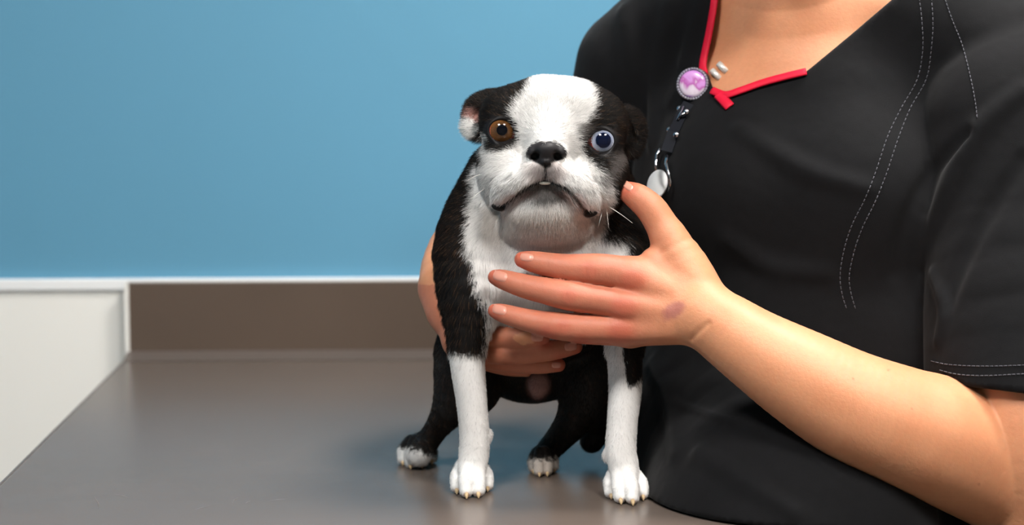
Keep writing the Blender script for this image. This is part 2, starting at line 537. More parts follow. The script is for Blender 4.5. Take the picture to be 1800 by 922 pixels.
# shoulders and front legs
D(u(chain([(892, 318, -95, 74), (846, 420, -70, 78), (832, 500, -45, 64), (824, 575, -30, 40), (821, 620, -32, 32),
           (824, 660, -36, 28.5), (830, 715, -44, 26), (834, 765, -52, 25.5), (833, 798, -56, 26), (830, 824, -52, 24)]), 18))
D(u(chain([(1040, 330, -95, 72), (1078, 420, -75, 68), (1092, 500, -40, 56), (1098, 570, -16, 40), (1098, 625, -8, 31),
           (1099, 680, -6, 28.5), (1094, 740, -8, 26), (1091, 788, -10, 26.5), (1095, 812, -10, 26), (1099, 836, -8, 24)]), 18))
# dew pads
D(u(ell(859, 764, -60, 7, 11, 8), 8)); D(u(ell(1066, 800, -18, 7, 11, 8), 8))
# hind legs
D(u(ell(826, 640, -225, 62, 92, 78, roll=6), 24))
D(u(ell(1042, 655, -235, 66, 90, 78), 24))
D(u(chain([(806, 665, -220, 42), (792, 715, -215, 32), (768, 752, -250, 21), (748, 780, -262, 21), (736, 797, -240, 22)]), 12))
D(u(chain([(1030, 690, -225, 44), (1010, 735, -225, 32), (985, 768, -250, 24), (965, 790, -262, 21), (955, 806, -246, 19)]), 12))
D(u(chain([(1045, 700, -235, 40), (1055, 745, -280, 26), (1040, 775, -290, 20)]), 12))
# sheath
D(u(chain([(952, 640, -150, 18), (948, 672, -120, 20), (946, 688, -116, 13)]), 8))
# toes: contact points on the table
toe_tips = []
def toes(lst, cx, k=1.5):
    grp = []
    for (tx, ty, rr) in lst:
        g = ground(tx, ty); d = (g - CAM) @ FWD; ww = (D0 - d) / S
        rad = PR(rr, ww); sx = (cx - tx) * S
        a = up(g, rad * .86) + np.array([0, rad * 0.7, 0])
        kn = a + np.array([sx * .08, rad * 1.25, rad * 1.15]); bk = kn + np.array([sx * .42, rad * 1.7, rad * 1.3])
        grp.append(u(Chain([a, a * .5 + kn * .5 + np.array([0, -rad * .12, rad * .12]), kn, bk], [rad * .84, rad * .98, rad * 1.04, rad * .95]), k)); toe_tips.append((a, rad * .84))
    D((Grp(grp), 'u', 9 * S))
toes([(803, 868, 13), (820, 876, 14.5), (841, 875, 14.5), (857, 864, 12.5)], 829)
toes([(1074, 877, 13), (1091, 886, 14.5), (1112, 888, 14.5), (1130, 879, 13)], 1100)
toes([(708, 818, 11), (722, 824, 12.5), (742, 822, 13), (759, 815, 11)], 738)
toes([(937, 832, 9.5), (948, 838, 11), (962, 837, 11), (974, 830, 9.5)], 955)
# paw webs resting on the table
for (tx, ty, rx, rz, rr) in ((829, 850, 24, 22, 15), (1101, 863, 26, 22, 15), (738, 806, 22, 18, 15), (956, 820, 17, 15, 12)):
    g = ground(tx, ty); d = (g - CAM) @ FWD; ww = (D0 - d) / S
    q = PR(rr, ww)
    D(u(Ell(up(g, q), (PR(rx, ww), rz * S, q), np.array([RGT, [0, 1, 0], [0, 0, 1]])), 8))
# ---- head
D(u(ell(972, 226, -16, 116, 87, 98, roll=-4), 26))
D(u(ell(898, 208, -4, 52, 52, 66), 22)); D(u(ell(1045, 218, -4, 56, 58, 66), 22))
D(u(ell(955, 178, 14, 44, 38, 58), 24)); D(u(ell(1008, 184, 14, 44, 40, 58), 24))
D(u(ell(886, 296, 10, 46, 66, 66, roll=-4), 20)); D(u(ell(1058, 308, 10, 45, 66, 66, roll=4), 20))
D(u(ell(957, 318, 44, 84, 50, 62), 16))
D(u(chain([(968, 220, 52, 38), (964, 250, 68, 36), (960, 280, 82, 36)]), 14))
# lips
D(u(chain([(944, 302, 100, 24), (918, 314, 92, 27), (896, 332, 74, 27), (884, 348, 56, 19)]), 9))
D(u(chain([(976, 303, 100, 24), (1002, 320, 94, 28), (1022, 342, 76, 29), (1033, 358, 56, 20)]), 9))
# lower jaw and throat
D(u(ell(958, 348, 54, 54, 28, 46), 10))
D(u(ell(958, 370, 38, 76, 38, 54), 18))
D(u(ell(960, 396, 6, 80, 40, 60), 22))
# nose
D(u(ell(960, 269, 108, 33, 20, 24, pitch=-14), 5))
D(u(ell(938, 268, 110, 14, 14, 16, roll=20), 4)); D(u(ell(983, 268, 110, 14, 14, 16, roll=-20), 4))
D(u(ell(960, 262, 117, 22, 15, 18), 4))
D(u(ell(960, 284, 110, 13, 10, 20), 4))
# ears
D(u(chain([(880, 180, -40, 24), (856, 182, -46, 22), (838, 190, -48, 20), (829, 204, -46, 15)]), 10))
D(u(chain([(831, 206, -46, 14), (826, 222, -44, 14.5), (830, 234, -42, 11)]), 5))
D(u(chain([(858, 205, -36, 18), (846, 225, -40, 15), (842, 238, -40, 11)]), 6))
D(sub(ell(836, 202, -24, 9, 14, 15, roll=-30), 5))
D(u(chain([(1078, 208, -42, 24), (1100, 206, -48, 20), (1114, 216, -48, 17), (1120, 238, -46, 14), (1114, 262, -42, 12)]), 10))
D(u(chain([(1085, 225, -36, 22), (1102, 245, -40, 20), (1110, 264, -40, 11)]), 8))
D(sub(ell(1113, 236, -26, 6, 18, 14, roll=12), 5))
# eyes: lids around the eyeballs, then the openings
EYES = {}
head_before = [i for i in dog_items]
def eye(name, x, y, R, ox, oy, rx, ry, roll):
    ws = float(trace(head_before, x, y)[0])
    wc = ws - R + 9
    EYES[name] = (x, y, wc, R)
    D(u(ell(x, y, wc, R + 4, R + 3.5, R + 3), 8))
    D(sub(ell(ox, oy, wc + R + 4, rx, ry, R * 0.72, roll=roll), 2.5))
eye('brown', 881, 229, 29, 881, 230.5, 26, 22.5, -12)
D(sub(ell(901, 238, EYES['brown'][2] + 24, 9, 7, 16, roll=-30), 2))
eye('blue', 1059, 247, 29, 1058, 248.5, 26, 22.5, 10)
D(sub(ell(1036, 249, EYES['blue'][2] + 24, 9, 8, 16, roll=10), 2))
# nostrils, philtrum, mouth line
hb = [i for i in dog_items]
def groove(pts, r_, k=3, depth=0.0):
    A = smooth_pts(pts, 4)
    ww = trace(hb, A[:, 0], A[:, 1]) - depth
    rr = r_ if not np.isscalar(r_) else [r_] * len(A)
    rr = np.interp(np.linspace(0, 1, len(A)), np.linspace(0, 1, len(rr)), rr)
    D(sub(Chain([P(a, b, c) for a, b, c in zip(A[:, 0], A[:, 1], ww)], [PR(q, c) for q, c in zip(rr, ww)]), k))
D(sub(chain([(948, 264, 150, 6), (944, 272, 138, 8), (940, 276, 118, 7)]), 2))
D(sub(chain([(973, 264, 150, 6), (977, 272, 138, 8), (981, 276, 118, 7)]), 2))
groove([(932, 272), (938, 278), (944, 277)], [1.5, 3, 3], 2)
groove([(989, 272), (983, 278), (977, 277)], [1.5, 3, 3], 2)
groove([(960, 278), (959, 296), (958, 316)], [1.5, 2, 2.5], 2)
MOUTH = [(872, 364), (884, 362), (902, 348), (922, 332), (942, 322), (958, 319), (976, 322), (996, 333), (1015, 352), (1030, 371), (1044, 374)]
groove(MOUTH, [3, 3.5, 4, 4, 3.5, 3.5, 3.5, 4, 4, 3.5, 3], 5, 0)
# soft folds of the cheeks and brow
groove([(906, 262), (915, 280), (908, 300), (888, 318)], [2, 3.5, 3.5, 2], 8)
groove([(1016, 270), (1012, 288), (1026, 306), (1046, 322)], [2, 3.5, 3.5, 2], 8)
# hanging lip corners
for (x, y, ro) in ((876, 364, -18), (1038, 375, 12)):
    ww = float(trace(hb, x, y)[0]); D(u(ell(x, y, ww - 1, 13, 6.5, 7, roll=ro), 2))
# table stays free
D((Fn(lambda X: TABLE_Z + 0.0003 - X[:, 2], (-9, -9, TABLE_Z - 0.08), (9, 9, TABLE_Z + 0.0004)), 'i', 0))

FACE = [(938, 100), (934, 140), (925, 160), (906, 184), (898, 204), (908, 222), (910, 240), (900, 254), (880, 262), (864, 268), (856, 255), (850, 246), (847, 262), (852, 285), (842, 292), (834, 300),
        (830, 340), (820, 430), (1030, 470), (1048, 430), (1062, 400), (1066, 372), (1078, 350), (1074, 322), (1062, 300), (1040, 284), (1026, 270), (1020, 254), (1018, 240), (1026, 222), (1040, 204), (1046, 186), (1042, 160), (1034, 140), (1034, 100)]
CHEST = [(840, 310), (828, 360), (818, 420), (828, 470), (836, 510), (850, 530), (858, 560), (850, 640), (900, 660), (1000, 640), (1060, 600), (1060, 480), (1102, 446), (1106, 428), (1090, 424), (1060, 420), (1052, 380), (960, 300)]
BLACK = np.array(srgb(21, 18, 17)); BROWN = np.array(srgb(60, 42, 31)); WHITE = np.array(srgb(240, 238, 236)); CREAM = np.array(srgb(226, 214, 204))
GREY = np.array(srgb(92, 86, 84)); PINK = np.array(srgb(222, 168, 158)); SKINBLACK = np.array(srgb(22, 20, 21))
NOSE_C = P(960, 270, 112)
def dog_paint(X, jitter=0.0, mask=False):
    Xj = X if not jitter else X + rng.normal(0, jitter * S, X.shape)
    x, y, w_ = inv(Xj)
    C = np.tile(BLACK, (len(X), 1))
    br = vnoise(Xj * np.array([1, 1, 0.35]), 420, 3); br2 = vnoise(Xj, 60, 5)
    C = mixc(C, BROWN, 0.55 * sstep(0.55, 0.9, br) * sstep(0.3, 0.7, br2))
    wob = (vnoise(Xj, 300, 1) - 0.5) * 12 + (vnoise(Xj, 900, 2) - 0.5) * 8
    f = poly_sd(FACE, x, y) + wob
    head = (w_ > -75) & (y < 440)
    C = mixc(C, WHITE, sstep(4, -4, f) * head)
    ch = poly_sd(CHEST, x, y) + wob * 1.3
    C = mixc(C, WHITE, sstep(4, -4, ch) * (w_ > -85) * (y > 300) * (y < 625))
    legl = sstep(-5, 5, y - 624 - 0.15 * (x - 820) + wob) * (w_ > -85) * (x < 900)
    lr = np.where(x < 1086, 560, 560 + (np.minimum(x, 1104) - 1086) * 6.8 - np.maximum(x - 1104, 0) * 0.6)
    legr = sstep(-5, 5, y - lr + wob * .7) * (w_ > -60) * (x > 1040)
    C = mixc(C, WHITE * 0.97, legl); C = mixc(C, WHITE * 0.97, legr)
    C = mixc(C, PINK * .55, sstep(26, 12, np.hypot(x - 946, (y - 676) * .8)) * (w_ < -85) * 0.75)
    C = mixc(C, WHITE * .9, sstep(-4, 4, y - 793 + wob - 0.25 * (x - 735)) * (w_ < -150) * (x < 775) * (x > 690))
    C = mixc(C, CREAM * .8, sstep(-4, 4, y - 806 + wob) * (w_ < -150) * (x > 925) * (x < 990))
    # pink between the toes
    for tip, rad in toe_tips:
        dd = np.linalg.norm(X - (tip + np.array([0, -rad * .5, -rad * .35])), axis=1) / rad
        C = mixc(C, PINK, 0.55 * sstep(0.75, 0.35, dd))
    # ear lobe
    earl = (x < 850) & (y > 186) & (y < 250) & (w_ < -5)
    C = mixc(C, PINK * 0.8, 0.85 * sstep(17, 10, np.hypot(x - 833, y - 203)) * earl)
    C = mixc(C, WHITE, sstep(19, 13, np.hypot((x - 824), (y - 226) * .85)) * earl)
    # dark eye surrounds
    for nm, (ex, ey, ew, R) in EYES.items():
        dx, dy = x - ex, y - ey
        rr = np.hypot(dx, dy)
        near = head & (rr < 70) & (w_ > 5)
        lean = 31 + 6 * sstep(0, 20, dy)
        C = mixc(C, BLACK, sstep(lean + 4, lean - 4, rr + wob * .5) * near)
        if nm == 'blue':
            C = mixc(C, GREY, 0.75 * sstep(22, 8, np.hypot(x - 1027, (y - 230) * 1.2) + wob) * near)
            C = mixc(C, GREY * 1.6, 0.7 * sstep(14, 6, np.abs((x - 1082) * .8 + (y - 285) * .5) + wob) * sstep(255, 272, y) * (y < 330) * (x > 1055))
        else:
            C = mixc(C, WHITE * .8, 0.8 * sstep(6, 2, np.abs(x - 853 - (y - 250) * .12) + wob * .3) * ((y > 236) & (y < 280)) * head)
        C = mixc(C, SKINBLACK, sstep(32, 28.5, np.hypot(dx, dy * 1.1)) * near)
    # lips, chin and muzzle shading of the coat
    fr = w_ > 20
    md = np.min([np.hypot(x - a, y - b) for a, b in smooth_pts(MOUTH, 4)], 0)
    C = mixc(C, PINK * .7, 0.4 * sstep(34, 12, np.hypot((x - 959) * .75, y - 303)) * fr)
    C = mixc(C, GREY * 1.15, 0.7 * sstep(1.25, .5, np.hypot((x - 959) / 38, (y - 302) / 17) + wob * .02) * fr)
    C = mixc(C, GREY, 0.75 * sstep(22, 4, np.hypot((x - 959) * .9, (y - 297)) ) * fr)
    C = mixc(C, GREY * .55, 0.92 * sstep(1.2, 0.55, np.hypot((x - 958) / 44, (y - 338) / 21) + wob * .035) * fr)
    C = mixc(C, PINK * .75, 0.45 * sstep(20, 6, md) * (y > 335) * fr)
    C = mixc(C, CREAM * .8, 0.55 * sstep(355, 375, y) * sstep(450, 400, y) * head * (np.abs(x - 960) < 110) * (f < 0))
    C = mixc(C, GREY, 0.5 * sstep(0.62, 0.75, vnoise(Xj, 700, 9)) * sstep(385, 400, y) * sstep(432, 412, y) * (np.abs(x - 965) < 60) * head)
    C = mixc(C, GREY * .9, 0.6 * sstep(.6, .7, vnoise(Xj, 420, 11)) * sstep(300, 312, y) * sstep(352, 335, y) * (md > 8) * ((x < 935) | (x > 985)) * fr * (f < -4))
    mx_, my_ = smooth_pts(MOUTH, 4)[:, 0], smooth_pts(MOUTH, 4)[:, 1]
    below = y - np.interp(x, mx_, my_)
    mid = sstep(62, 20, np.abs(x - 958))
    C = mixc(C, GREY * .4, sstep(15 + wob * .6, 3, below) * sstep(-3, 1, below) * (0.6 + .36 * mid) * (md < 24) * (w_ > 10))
    C = mixc(C, GREY, 0.5 * sstep(-9, -1, below + wob * .4) * sstep(1, -1, below) * (md < 12) * (w_ > 10))
    C = mixc(C, SKINBLACK, sstep(4.8, 2.2, md) * (w_ > 10) * 0.92)
    for cx, cy in ((876, 364), (1038, 375)):
        C = mixc(C, SKINBLACK, sstep(1.25, .85, np.hypot((x - cx) / 14, (y - cy) / 8)) * (w_ > 10))
    C = mixc(C, SKINBLACK * 1.1, sstep(3.2, 1.4, np.abs(x - 959 + (y - 300) * .02)) * (y > 285) * (y < 319) * fr)
    # nose leather
    nn = poly_sd([(922, 274), (925, 264), (933, 253), (946, 246), (960, 249), (974, 246), (987, 253), (996, 264), (999, 275), (985, 282), (972, 284), (966, 292), (958, 293), (948, 288), (936, 283)], x, y)
    nose = sstep(2, -1, nn) * (w_ > 75)
    C = mixc(C, np.array(srgb(36, 34, 36)), nose)
    for nx_, ny_ in ((943, 271), (978, 271)): C = mixc(C, SKINBLACK * .4, sstep(9, 5, np.hypot(x - nx_, (y - ny_) * .8)) * (w_ > 75))
    if mask:
        bare = np.clip(nose + sstep(4, 2, md) * (w_ > 10), 0, 1)
        for nm, (ex, ey, ew, R) in EYES.items():
            bare = np.maximum(bare, sstep(31, 28, np.hypot(x - ex, (y - ey) * 1.12)) * (w_ > 0))
        for cx, cy in ((876, 364), (1038, 375)): bare = np.maximum(bare, sstep(1.5, 1.0, np.hypot((x - cx) / 14, (y - cy) / 8)) * (w_ > 10))
        for tip, rad in toe_tips: bare = np.maximum(bare, 0.8 * sstep(1.2, .6, np.linalg.norm(X - (tip + np.array([0, -rad, -rad * .3])), axis=1) / rad))
        return C, bare
    return C

M['dog'] = mat('dog_coat_skin', rough=0.5, spec=0.24, attr='col', sss=0.0)
M['fur'] = mat('dog_fur', rough=0.55, spec=0.18, attr='col')
base = ground(960, 850)
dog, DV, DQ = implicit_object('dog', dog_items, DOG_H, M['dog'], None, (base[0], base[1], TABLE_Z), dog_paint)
tag(dog, 'black and white short-coated dog with one brown and one blue eye standing on table', 'dog')
dogroot = np.array(dog.location)

# ---- eyes
def cap_mesh(c, axis, R, a0, a1, n=40, rings=8):
    """spherical cap between two angles from the axis"""
    axis = axis / np.linalg.norm(axis); x = np.cross(axis, [0, 0, 1.0]); x /= np.linalg.norm(x); y = np.cross(x, axis)
    V = []; F = []
    for i in range(rings + 1):
        t = a0 + (a1 - a0) * i / rings
        for j in range(n):
            A = 2 * math.pi * j / n
            V.append(c + R * (math.cos(t) * axis + math.sin(t) * (math.cos(A) * x + math.sin(A) * y)))
    for i in range(rings):
        for j in range(n):
            F.append((i * n + j, (i + 1) * n + j, (i + 1) * n + (j + 1) % n, i * n + (j + 1) % n))
    if a0 < 1e-4: pass
    return V, F
def iris_mat(name, inner, outer, ring, R_in, R_out):
    m = bpy.data.materials.new(name); m.use_nodes = True; N = m.node_tree.nodes; L = m.node_tree.links; b = N['Principled BSDF']
    at = N.new('ShaderNodeAttribute'); at.attribute_name = 'rad'
    cr = N.new('ShaderNodeValToRGB'); L.new(at.outputs['Fac'], cr.inputs[0])
    e = cr.color_ramp.elements; e[0].position = 0; e[0].color = (*inner, 1); e[1].position = 1; e[1].color = (*ring, 1)
    q = e.new(0.62); q.color = (*outer, 1)
    tc = N.new('ShaderNodeTexCoord'); nz = N.new('ShaderNodeTexNoise'); nz.inputs['Scale'].default_value = 900; L.new(tc.outputs['Object'], nz.inputs['Vector'])
    mr = N.new('ShaderNodeMapRange'); mr.inputs['To Min'].default_value = 0.6; mr.inputs['To Max'].default_value = 1.4; L.new(nz.outputs['Fac'], mr.inputs['Value'])
    mx = N.new('ShaderNodeVectorMath'); mx.operation = 'SCALE'; L.new(cr.outputs['Color'], mx.inputs[0]); L.new(mr.outputs['Result'], mx.inputs['Scale'])
    L.new(mx.outputs['Vector'], b.inputs['Base Color']); b.inputs['Roughness'].default_value = 0.35
    b.inputs['Specular IOR Level'].default_value = 0.0; b.inputs['Coat Weight'].default_value = 0.8; b.inputs['Coat Roughness'].default_value = 0.01; b.inputs['Coat IOR'].default_value = 1.45
    return m
M['sclera'] = mat('eye_white', srgb(196, 96, 88), 0.2, 0.5, coat=1.0, noise=(500, 0.25))
M['pupil'] = mat('eye_pupil', srgb(5, 7, 14), 0.3, 0.0, coat=0.7)
M['pupil_blue'] = mat('eye_pupil_blue', srgb(10, 16, 38), 0.3, 0.0, coat=0.7)
M['iris_brown'] = iris_mat('iris_brown', srgb(66, 46, 29), srgb(110, 70, 34), srgb(142, 86, 35), 0, 1)
M['iris_blue'] = iris_mat('iris_blue', srgb(96, 104, 128), srgb(184, 190, 206), srgb(244, 245, 248), 0, 1)
for nm, lab, ia, pa, off in (('brown', 'brown eye', 1.12, 0.36, (0.05, 0.02)), ('blue', 'pale blue eye', 1.0, 0.52, (0.06, 0.02))):
    x, y, wc, R = EYES[nm]
    c = P(x, y, wc); Rm = PR(R, wc)
    ax = CAM - c; ax /= np.linalg.norm(ax); ax = ax + RGT * off[0] + UPV * off[1]; ax /= np.linalg.norm(ax)
    b = MB(); b.ball(c, Rm, 32, 20); eo = b.build('eye', M['sclera'], dog, True); eo['label'] = lab
    # the cornea bulges a little: caps with a slightly smaller radius set forward
    V, F = cap_mesh(c + ax * Rm * 0.10, ax, Rm * 0.93, pa, ia, rings=10)
    b = MB(); b.add(V, F); io = b.build('iris', M['iris_' + nm], eo, True)
    at = io.data.attributes.new('rad', 'FLOAT', 'POINT'); n = len(io.data.vertices)
    at.data.foreach_set('value', np.repeat(np.linspace(0, 1, 11), 40).astype(np.float32))
    V, F = cap_mesh(c + ax * Rm * 0.10, ax, Rm * 0.93, 0.0, pa, rings=6)
    b = MB(); b.add(V, F); b.build('pupil', M['pupil' if nm == 'brown' else 'pupil_blue'], eo, True)

# ---- tooth, claws, whiskers
M['tooth'] = mat('tooth_enamel', srgb(226, 224, 214), 0.25, 0.5, coat=0.5)
M['claw'] = mat('claw_horn', srgb(206, 178, 138), 0.35, 0.5)
M['whisker'] = mat('whisker_hair', srgb(225, 222, 215), 0.4, 0.5)
ww = float(trace(dog_items, 958, 321)[0])
b = MB(); b.ball(P(958, 321.5, ww - 1), (PR(12), PR(3.2), PR(5)), 16, 8, BASIS); b.build('tooth', M['tooth'], dog, True)
for i, (tip, rad) in enumerate(toe_tips):
    a = tip + np.array([0, -rad * 0.75, -rad * 0.25]); m_ = a + np.array([0, -rad * .55, -rad * .2]); e = a + np.array([0, -rad * .8, -rad * .62])
    b = MB(); b.tube([a, m_, e], [rad * .36, rad * .3, rad * .1], 8); b.build('claw', M['claw'], dog, True)
for (x0, y0, x1, y1) in ((1068, 362, 1112, 392), (1066, 366, 1070, 400), (1060, 368, 1052, 398), (846, 306, 820, 318), (852, 332, 828, 350), (846, 352, 834, 372)):
    w0 = float(trace(dog_items, x0, y0)[0])
    pts = [P(x0 + (x1 - x0) * t, y0 + (y1 - y0) * t - 6 * t * (1 - t), w0 + 14 * t) for t in np.linspace(0, 1, 7)]
    b = MB(); b.tube(pts, [PR(.8) * (1 - .7 * t) for t in np.linspace(0, 1, 7)], 5); b.build('whisker', M['whisker'], dog, True)

# ---- fur
def fur(V, Q, count):
    N = vnormals(V, Q)
    tri = np.vstack([Q[:, [0, 1, 2]], Q[:, [0, 2, 3]]])
    A = 0.5 * np.linalg.norm(np.cross(V[tri[:, 1]] - V[tri[:, 0]], V[tri[:, 2]] - V[tri[:, 0]]), axis=1)
    cen = V[tri].mean(1); x, y, w_ = inv(cen)
    face = (w_ > -70) & (y < 450)
    fn = N[tri[:, 0]]
    toC = CAM - cen; toC /= np.linalg.norm(toC, axis=1)[:, None]
    away = np.einsum('ij,ij->i', toC, fn)
    dens = np.where(face, 2.6, 1.0) * np.where(away < -0.35, 0.35, 1.0)
    pr = A * dens; pr /= pr.sum()
    ti = rng.choice(len(tri), count, p=pr)
    r1 = np.sqrt(rng.random(count)); r2 = rng.random(count)
    bc = np.stack([1 - r1, r1 * (1 - r2), r1 * r2], 1)
    X = np.einsum('ij,ijk->ik', bc, V[tri[ti]]); n = np.einsum('ij,ijk->ik', bc, N[tri[ti]])
    n /= np.linalg.norm(n, axis=1)[:, None] + 1e-9
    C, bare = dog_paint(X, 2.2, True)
    keep = rng.random(count) > bare * 1.2
    X, n, C = X[keep], n[keep], C[keep]
    x, y, w_ = inv(X)
    hd = sstep(450, 400, y) * sstep(-110, -60, w_)
    flow_h = X - NOSE_C; flow_h /= np.linalg.norm(flow_h, axis=1)[:, None]
    flow_h = flow_h + np.array([0, 0, -0.3]) + np.outer(sstep(60, 25, np.linalg.norm(X - NOSE_C, axis=1) / S), [0, 0.3, -0.6])
    flow_b = np.tile(np.array([0, 0.35, -1.0]), (len(X), 1)); flow_b[:, 0] += np.sign(x - 955) * 0.15
    fl = flow_h * hd[:, None] + flow_b * (1 - hd)[:, None] + rng.normal(0, 0.16, X.shape)
    t = fl - n * np.einsum('ij,ij->i', fl, n)[:, None]; t /= np.linalg.norm(t, axis=1)[:, None] + 1e-9
    near = np.linalg.norm(X - NOSE_C, axis=1) / S
    Lp = np.where(hd > .5, 7.5 + 4 * sstep(30, 110, near), 10.0)
    Lp = np.where((hd < .9) & (y < 620) & (w_ > -80), 14.0, Lp)
    Lp = np.where(y > 620, 6.0, Lp); Lp = np.where(y > 820, 4.0, Lp)
    L = Lp * S * rng.uniform(.7, 1.25, len(X))
    lift = rng.uniform(0.22, 0.55, len(X))
    pts = []
    for s in (0, .34, .68, 1.0):
        pts.append(X - n * 0.0002 + t * (L * s)[:, None] + n * (L * (lift * s - .28 * lift * s * s))[:, None])
    pos = np.stack(pts, 1).reshape(-1, 3)
    pos[:, 2] = np.maximum(pos[:, 2], TABLE_Z + 0.0004)
    dark = C.mean(1) < .08
    C = C * rng.uniform(.84, 1.1, (len(C), 1))
    gl = dark & (rng.random(len(C)) < .09); C[gl] = C[gl] * .5 + np.array(srgb(112, 84, 58)) * rng.uniform(.15, .8, (gl.sum(), 1))
    gw = (~dark) & (rng.random(len(C)) < .035); C[gw] *= .55
    hc = bpy.data.hair_curves.new('fur')
    hc.add_curves([4] * len(X))
    hc.attributes['position'].data.foreach_set('vector', (pos - dogroot).astype(np.float32).ravel())
    at = hc.attributes.new('radius', 'FLOAT', 'POINT')
    rr = np.tile(np.array([.10, .095, .07, .02]) * 1e-3, len(X)); at.data.foreach_set('value', rr.astype(np.float32))
    at = hc.attributes.new('col', 'FLOAT_COLOR', 'CURVE')
    at.data.foreach_set('color', np.hstack([np.clip(C, 0, 1), np.ones((len(C), 1))]).astype(np.float32).ravel())
    o = link('fur', hc, dog, M['fur']); o['kind'] = 'stuff'
    return o
FUR_COUNT = 240000
fur(DV, DQ, FUR_COUNT)

# ================================================================== the person
hand_l = [   # the hand in front of the dog's chest
    u(Chain([P(1240, 545, 92), P(1112, 486, 72)], [PR(40), PR(33)]), 0),
    u(Chain([P(1240, 555, 94), P(1100, 537, 80)], [PR(42), PR(30)]), 10),
    u(Chain([P(1240, 562, 92), P(1096, 578, 76)], [PR(42), PR(27)]), 10),
    u(Chain([P(1235, 562, 70), P(1108, 585, 55)], [PR(40), PR(24)]), 10),
    u(chain([(1240, 535, 84, 44), (1205, 470, 66, 42), (1176, 418, 56, 31)]), 14),
    u(chain([(1200, 500, 70, 34), (1150, 460, 62, 26)]), 14),
]
fing_l = [
    u(chain([(1118, 486, 70, 32), (1075, 477, 78, 30), (1042, 474, 80, 29), (1000, 471, 72, 25), (968, 466, 66, 22), (935, 459, 60, 18.5), (918, 456, 56, 14)]), 0),
    u(chain([(1104, 537, 78, 29), (1060, 528, 86, 26), (1002, 520, 90, 26), (955, 510, 78, 23), (920, 502, 68, 21), (885, 491, 56, 17.5), (871, 487, 50, 13.5)]), 0),
    u(chain([(1100, 578, 74, 26), (1052, 577, 82, 25), (992, 574, 84, 25), (950, 567, 72, 21.5), (918, 560, 64, 19.5), (884, 550, 52, 16.5), (870, 546, 46, 12.5)]), 0),
    u(chain([(1108, 586, 52, 23), (1055, 588, 50, 18), (1015, 586, 40, 17), (985, 580, 22, 14), (965, 576, 8, 12)]), 0),
]
thumb_l = [u(chain([(1176, 418, 56, 31), (1160, 390, 52, 28.5), (1144, 366, 50, 27), (1122, 347, 46, 24), (1106, 338, 40, 19)]), 0)]
arm_l = chain(sub=6, pts=[(1235, 552, 92, 55), (1270, 574, 104, 62), (1330, 615, 124, 71), (1410, 664, 140, 85), (1500, 714, 146, 97), (1590, 750, 140, 105), (1660, 776, 126, 111), (1760, 832, 90, 104), (1830, 866, 66, 108)])
uparm_l = chain(sub=6, pts=[(1822, 868, 84, 114), (1816, 775, 112, 119), (1812, 690, 92, 121), (1818, 560, 24, 128), (1790, 300, -60, 130), (1740, 120, -110, 130)])
hand_r = [
    u(chain([(776, 505, -165, 38), (790, 545, -135, 42), (818, 580, -108, 40)]), 0),
    u(chain([(815, 590, -105, 36), (850, 600, -88, 26)]), 12), u(chain([(812, 600, -110, 34), (850, 622, -92, 24)]), 12),
]
fing_r = [
    u(chain([(838, 590, -86, 22), (880, 592, -54, 21.5), (922, 593, -36, 20), (952, 593, -38, 15)]), 0),
    u(chain([(838, 614, -88, 22), (890, 619, -58, 21.5), (950, 617, -44, 19.5), (990, 612, -52, 16.5), (1011, 609, -58, 13)]), 0),
    u(chain([(850, 630, -98, 18), (895, 637, -82, 17), (945, 641, -74, 16), (982, 641, -78, 12)]), 0),
    u(chain([(845, 632, -120, 17), (890, 645, -120, 15), (925, 650, -118, 12)]), 0),
]
thumb_r = [u(chain([(800, 565, -140, 28), (830, 540, -150, 22), (862, 535, -150, 17)]), 0)]
arm_r = chain([(776, 508, -165, 39), (782, 470, -215, 42), (812, 425, -300, 50), (880, 370, -400, 60), (960, 320, -470, 70), (1046, 230, -480, 80), (1110, 130, -440, 86)])
YAWP = -32
chest = [u(ell(1400, 330, -250, 300, 325, 162, yaw=YAWP), 0)]
shoulders = u(chain([(1114, 118, -440, 80), (1210, 58, -380, 82), (1400, 10, -270, 98), (1600, 36, -160, 95), (1740, 108, -105, 105)]), 50)
neck = u(chain([(1420, 60, -250, 118), (1405, -40, -205, 96), (1390, -150, -130, 92)]), 50)
person_items = [u(Grp(chest), 0), shoulders, neck,
    u(arm_r, 20), u(uparm_l, 20), u(arm_l, 4),
    (Grp([u(Grp(hand_l), 0), u(Grp(fing_l), 12), u(Grp(thumb_l), 10)]), 'u', 14 * S),
    (Grp([u(Grp(hand_r), 0), u(Grp(fing_r), 8), u(Grp(thumb_r), 10)]), 'u', 14 * S)]
# knuckles and wrist creases
for x, y, w0, r_ in ((1112, 488, 96, 16), (1100, 538, 100, 17), (1094, 577, 92, 14)):
    person_items.append(u(ell(x, y, w0, r_ * 1.2, r_, 11), 12))
hp = [i for i in person_items]
def pgroove(pts, r_, k=4):
    A = smooth_pts(pts, 4); ww = trace(hp, A[:, 0], A[:, 1]) + 1.0
    rr = np.interp(np.linspace(0, 1, len(A)), np.linspace(0, 1, len(r_)), r_)
    person_items.append(sub(Chain([P(a, b, c) for a, b, c in zip(A[:, 0], A[:, 1], ww)], [PR(q, c) for q, c in zip(rr, ww)]), k))
pgroove([(1215, 597), (1228, 582), (1245, 568)], [1, 3, 1], 8)
for cx, cy in ((1036, 474), (1000, 520), (990, 575)):
    for dx in (-6, 0, 7): pgroove([(cx + dx + 2, cy - 11), (cx + dx, cy), (cx + dx + 1, cy + 10)], [.5, 1.9, .5], 2)
for cx, cy in ((962, 463), (917, 500), (915, 558)):
    pgroove([(cx + 1, cy - 9), (cx, cy), (cx, cy + 9)], [.4, 1.5, .4], 2)

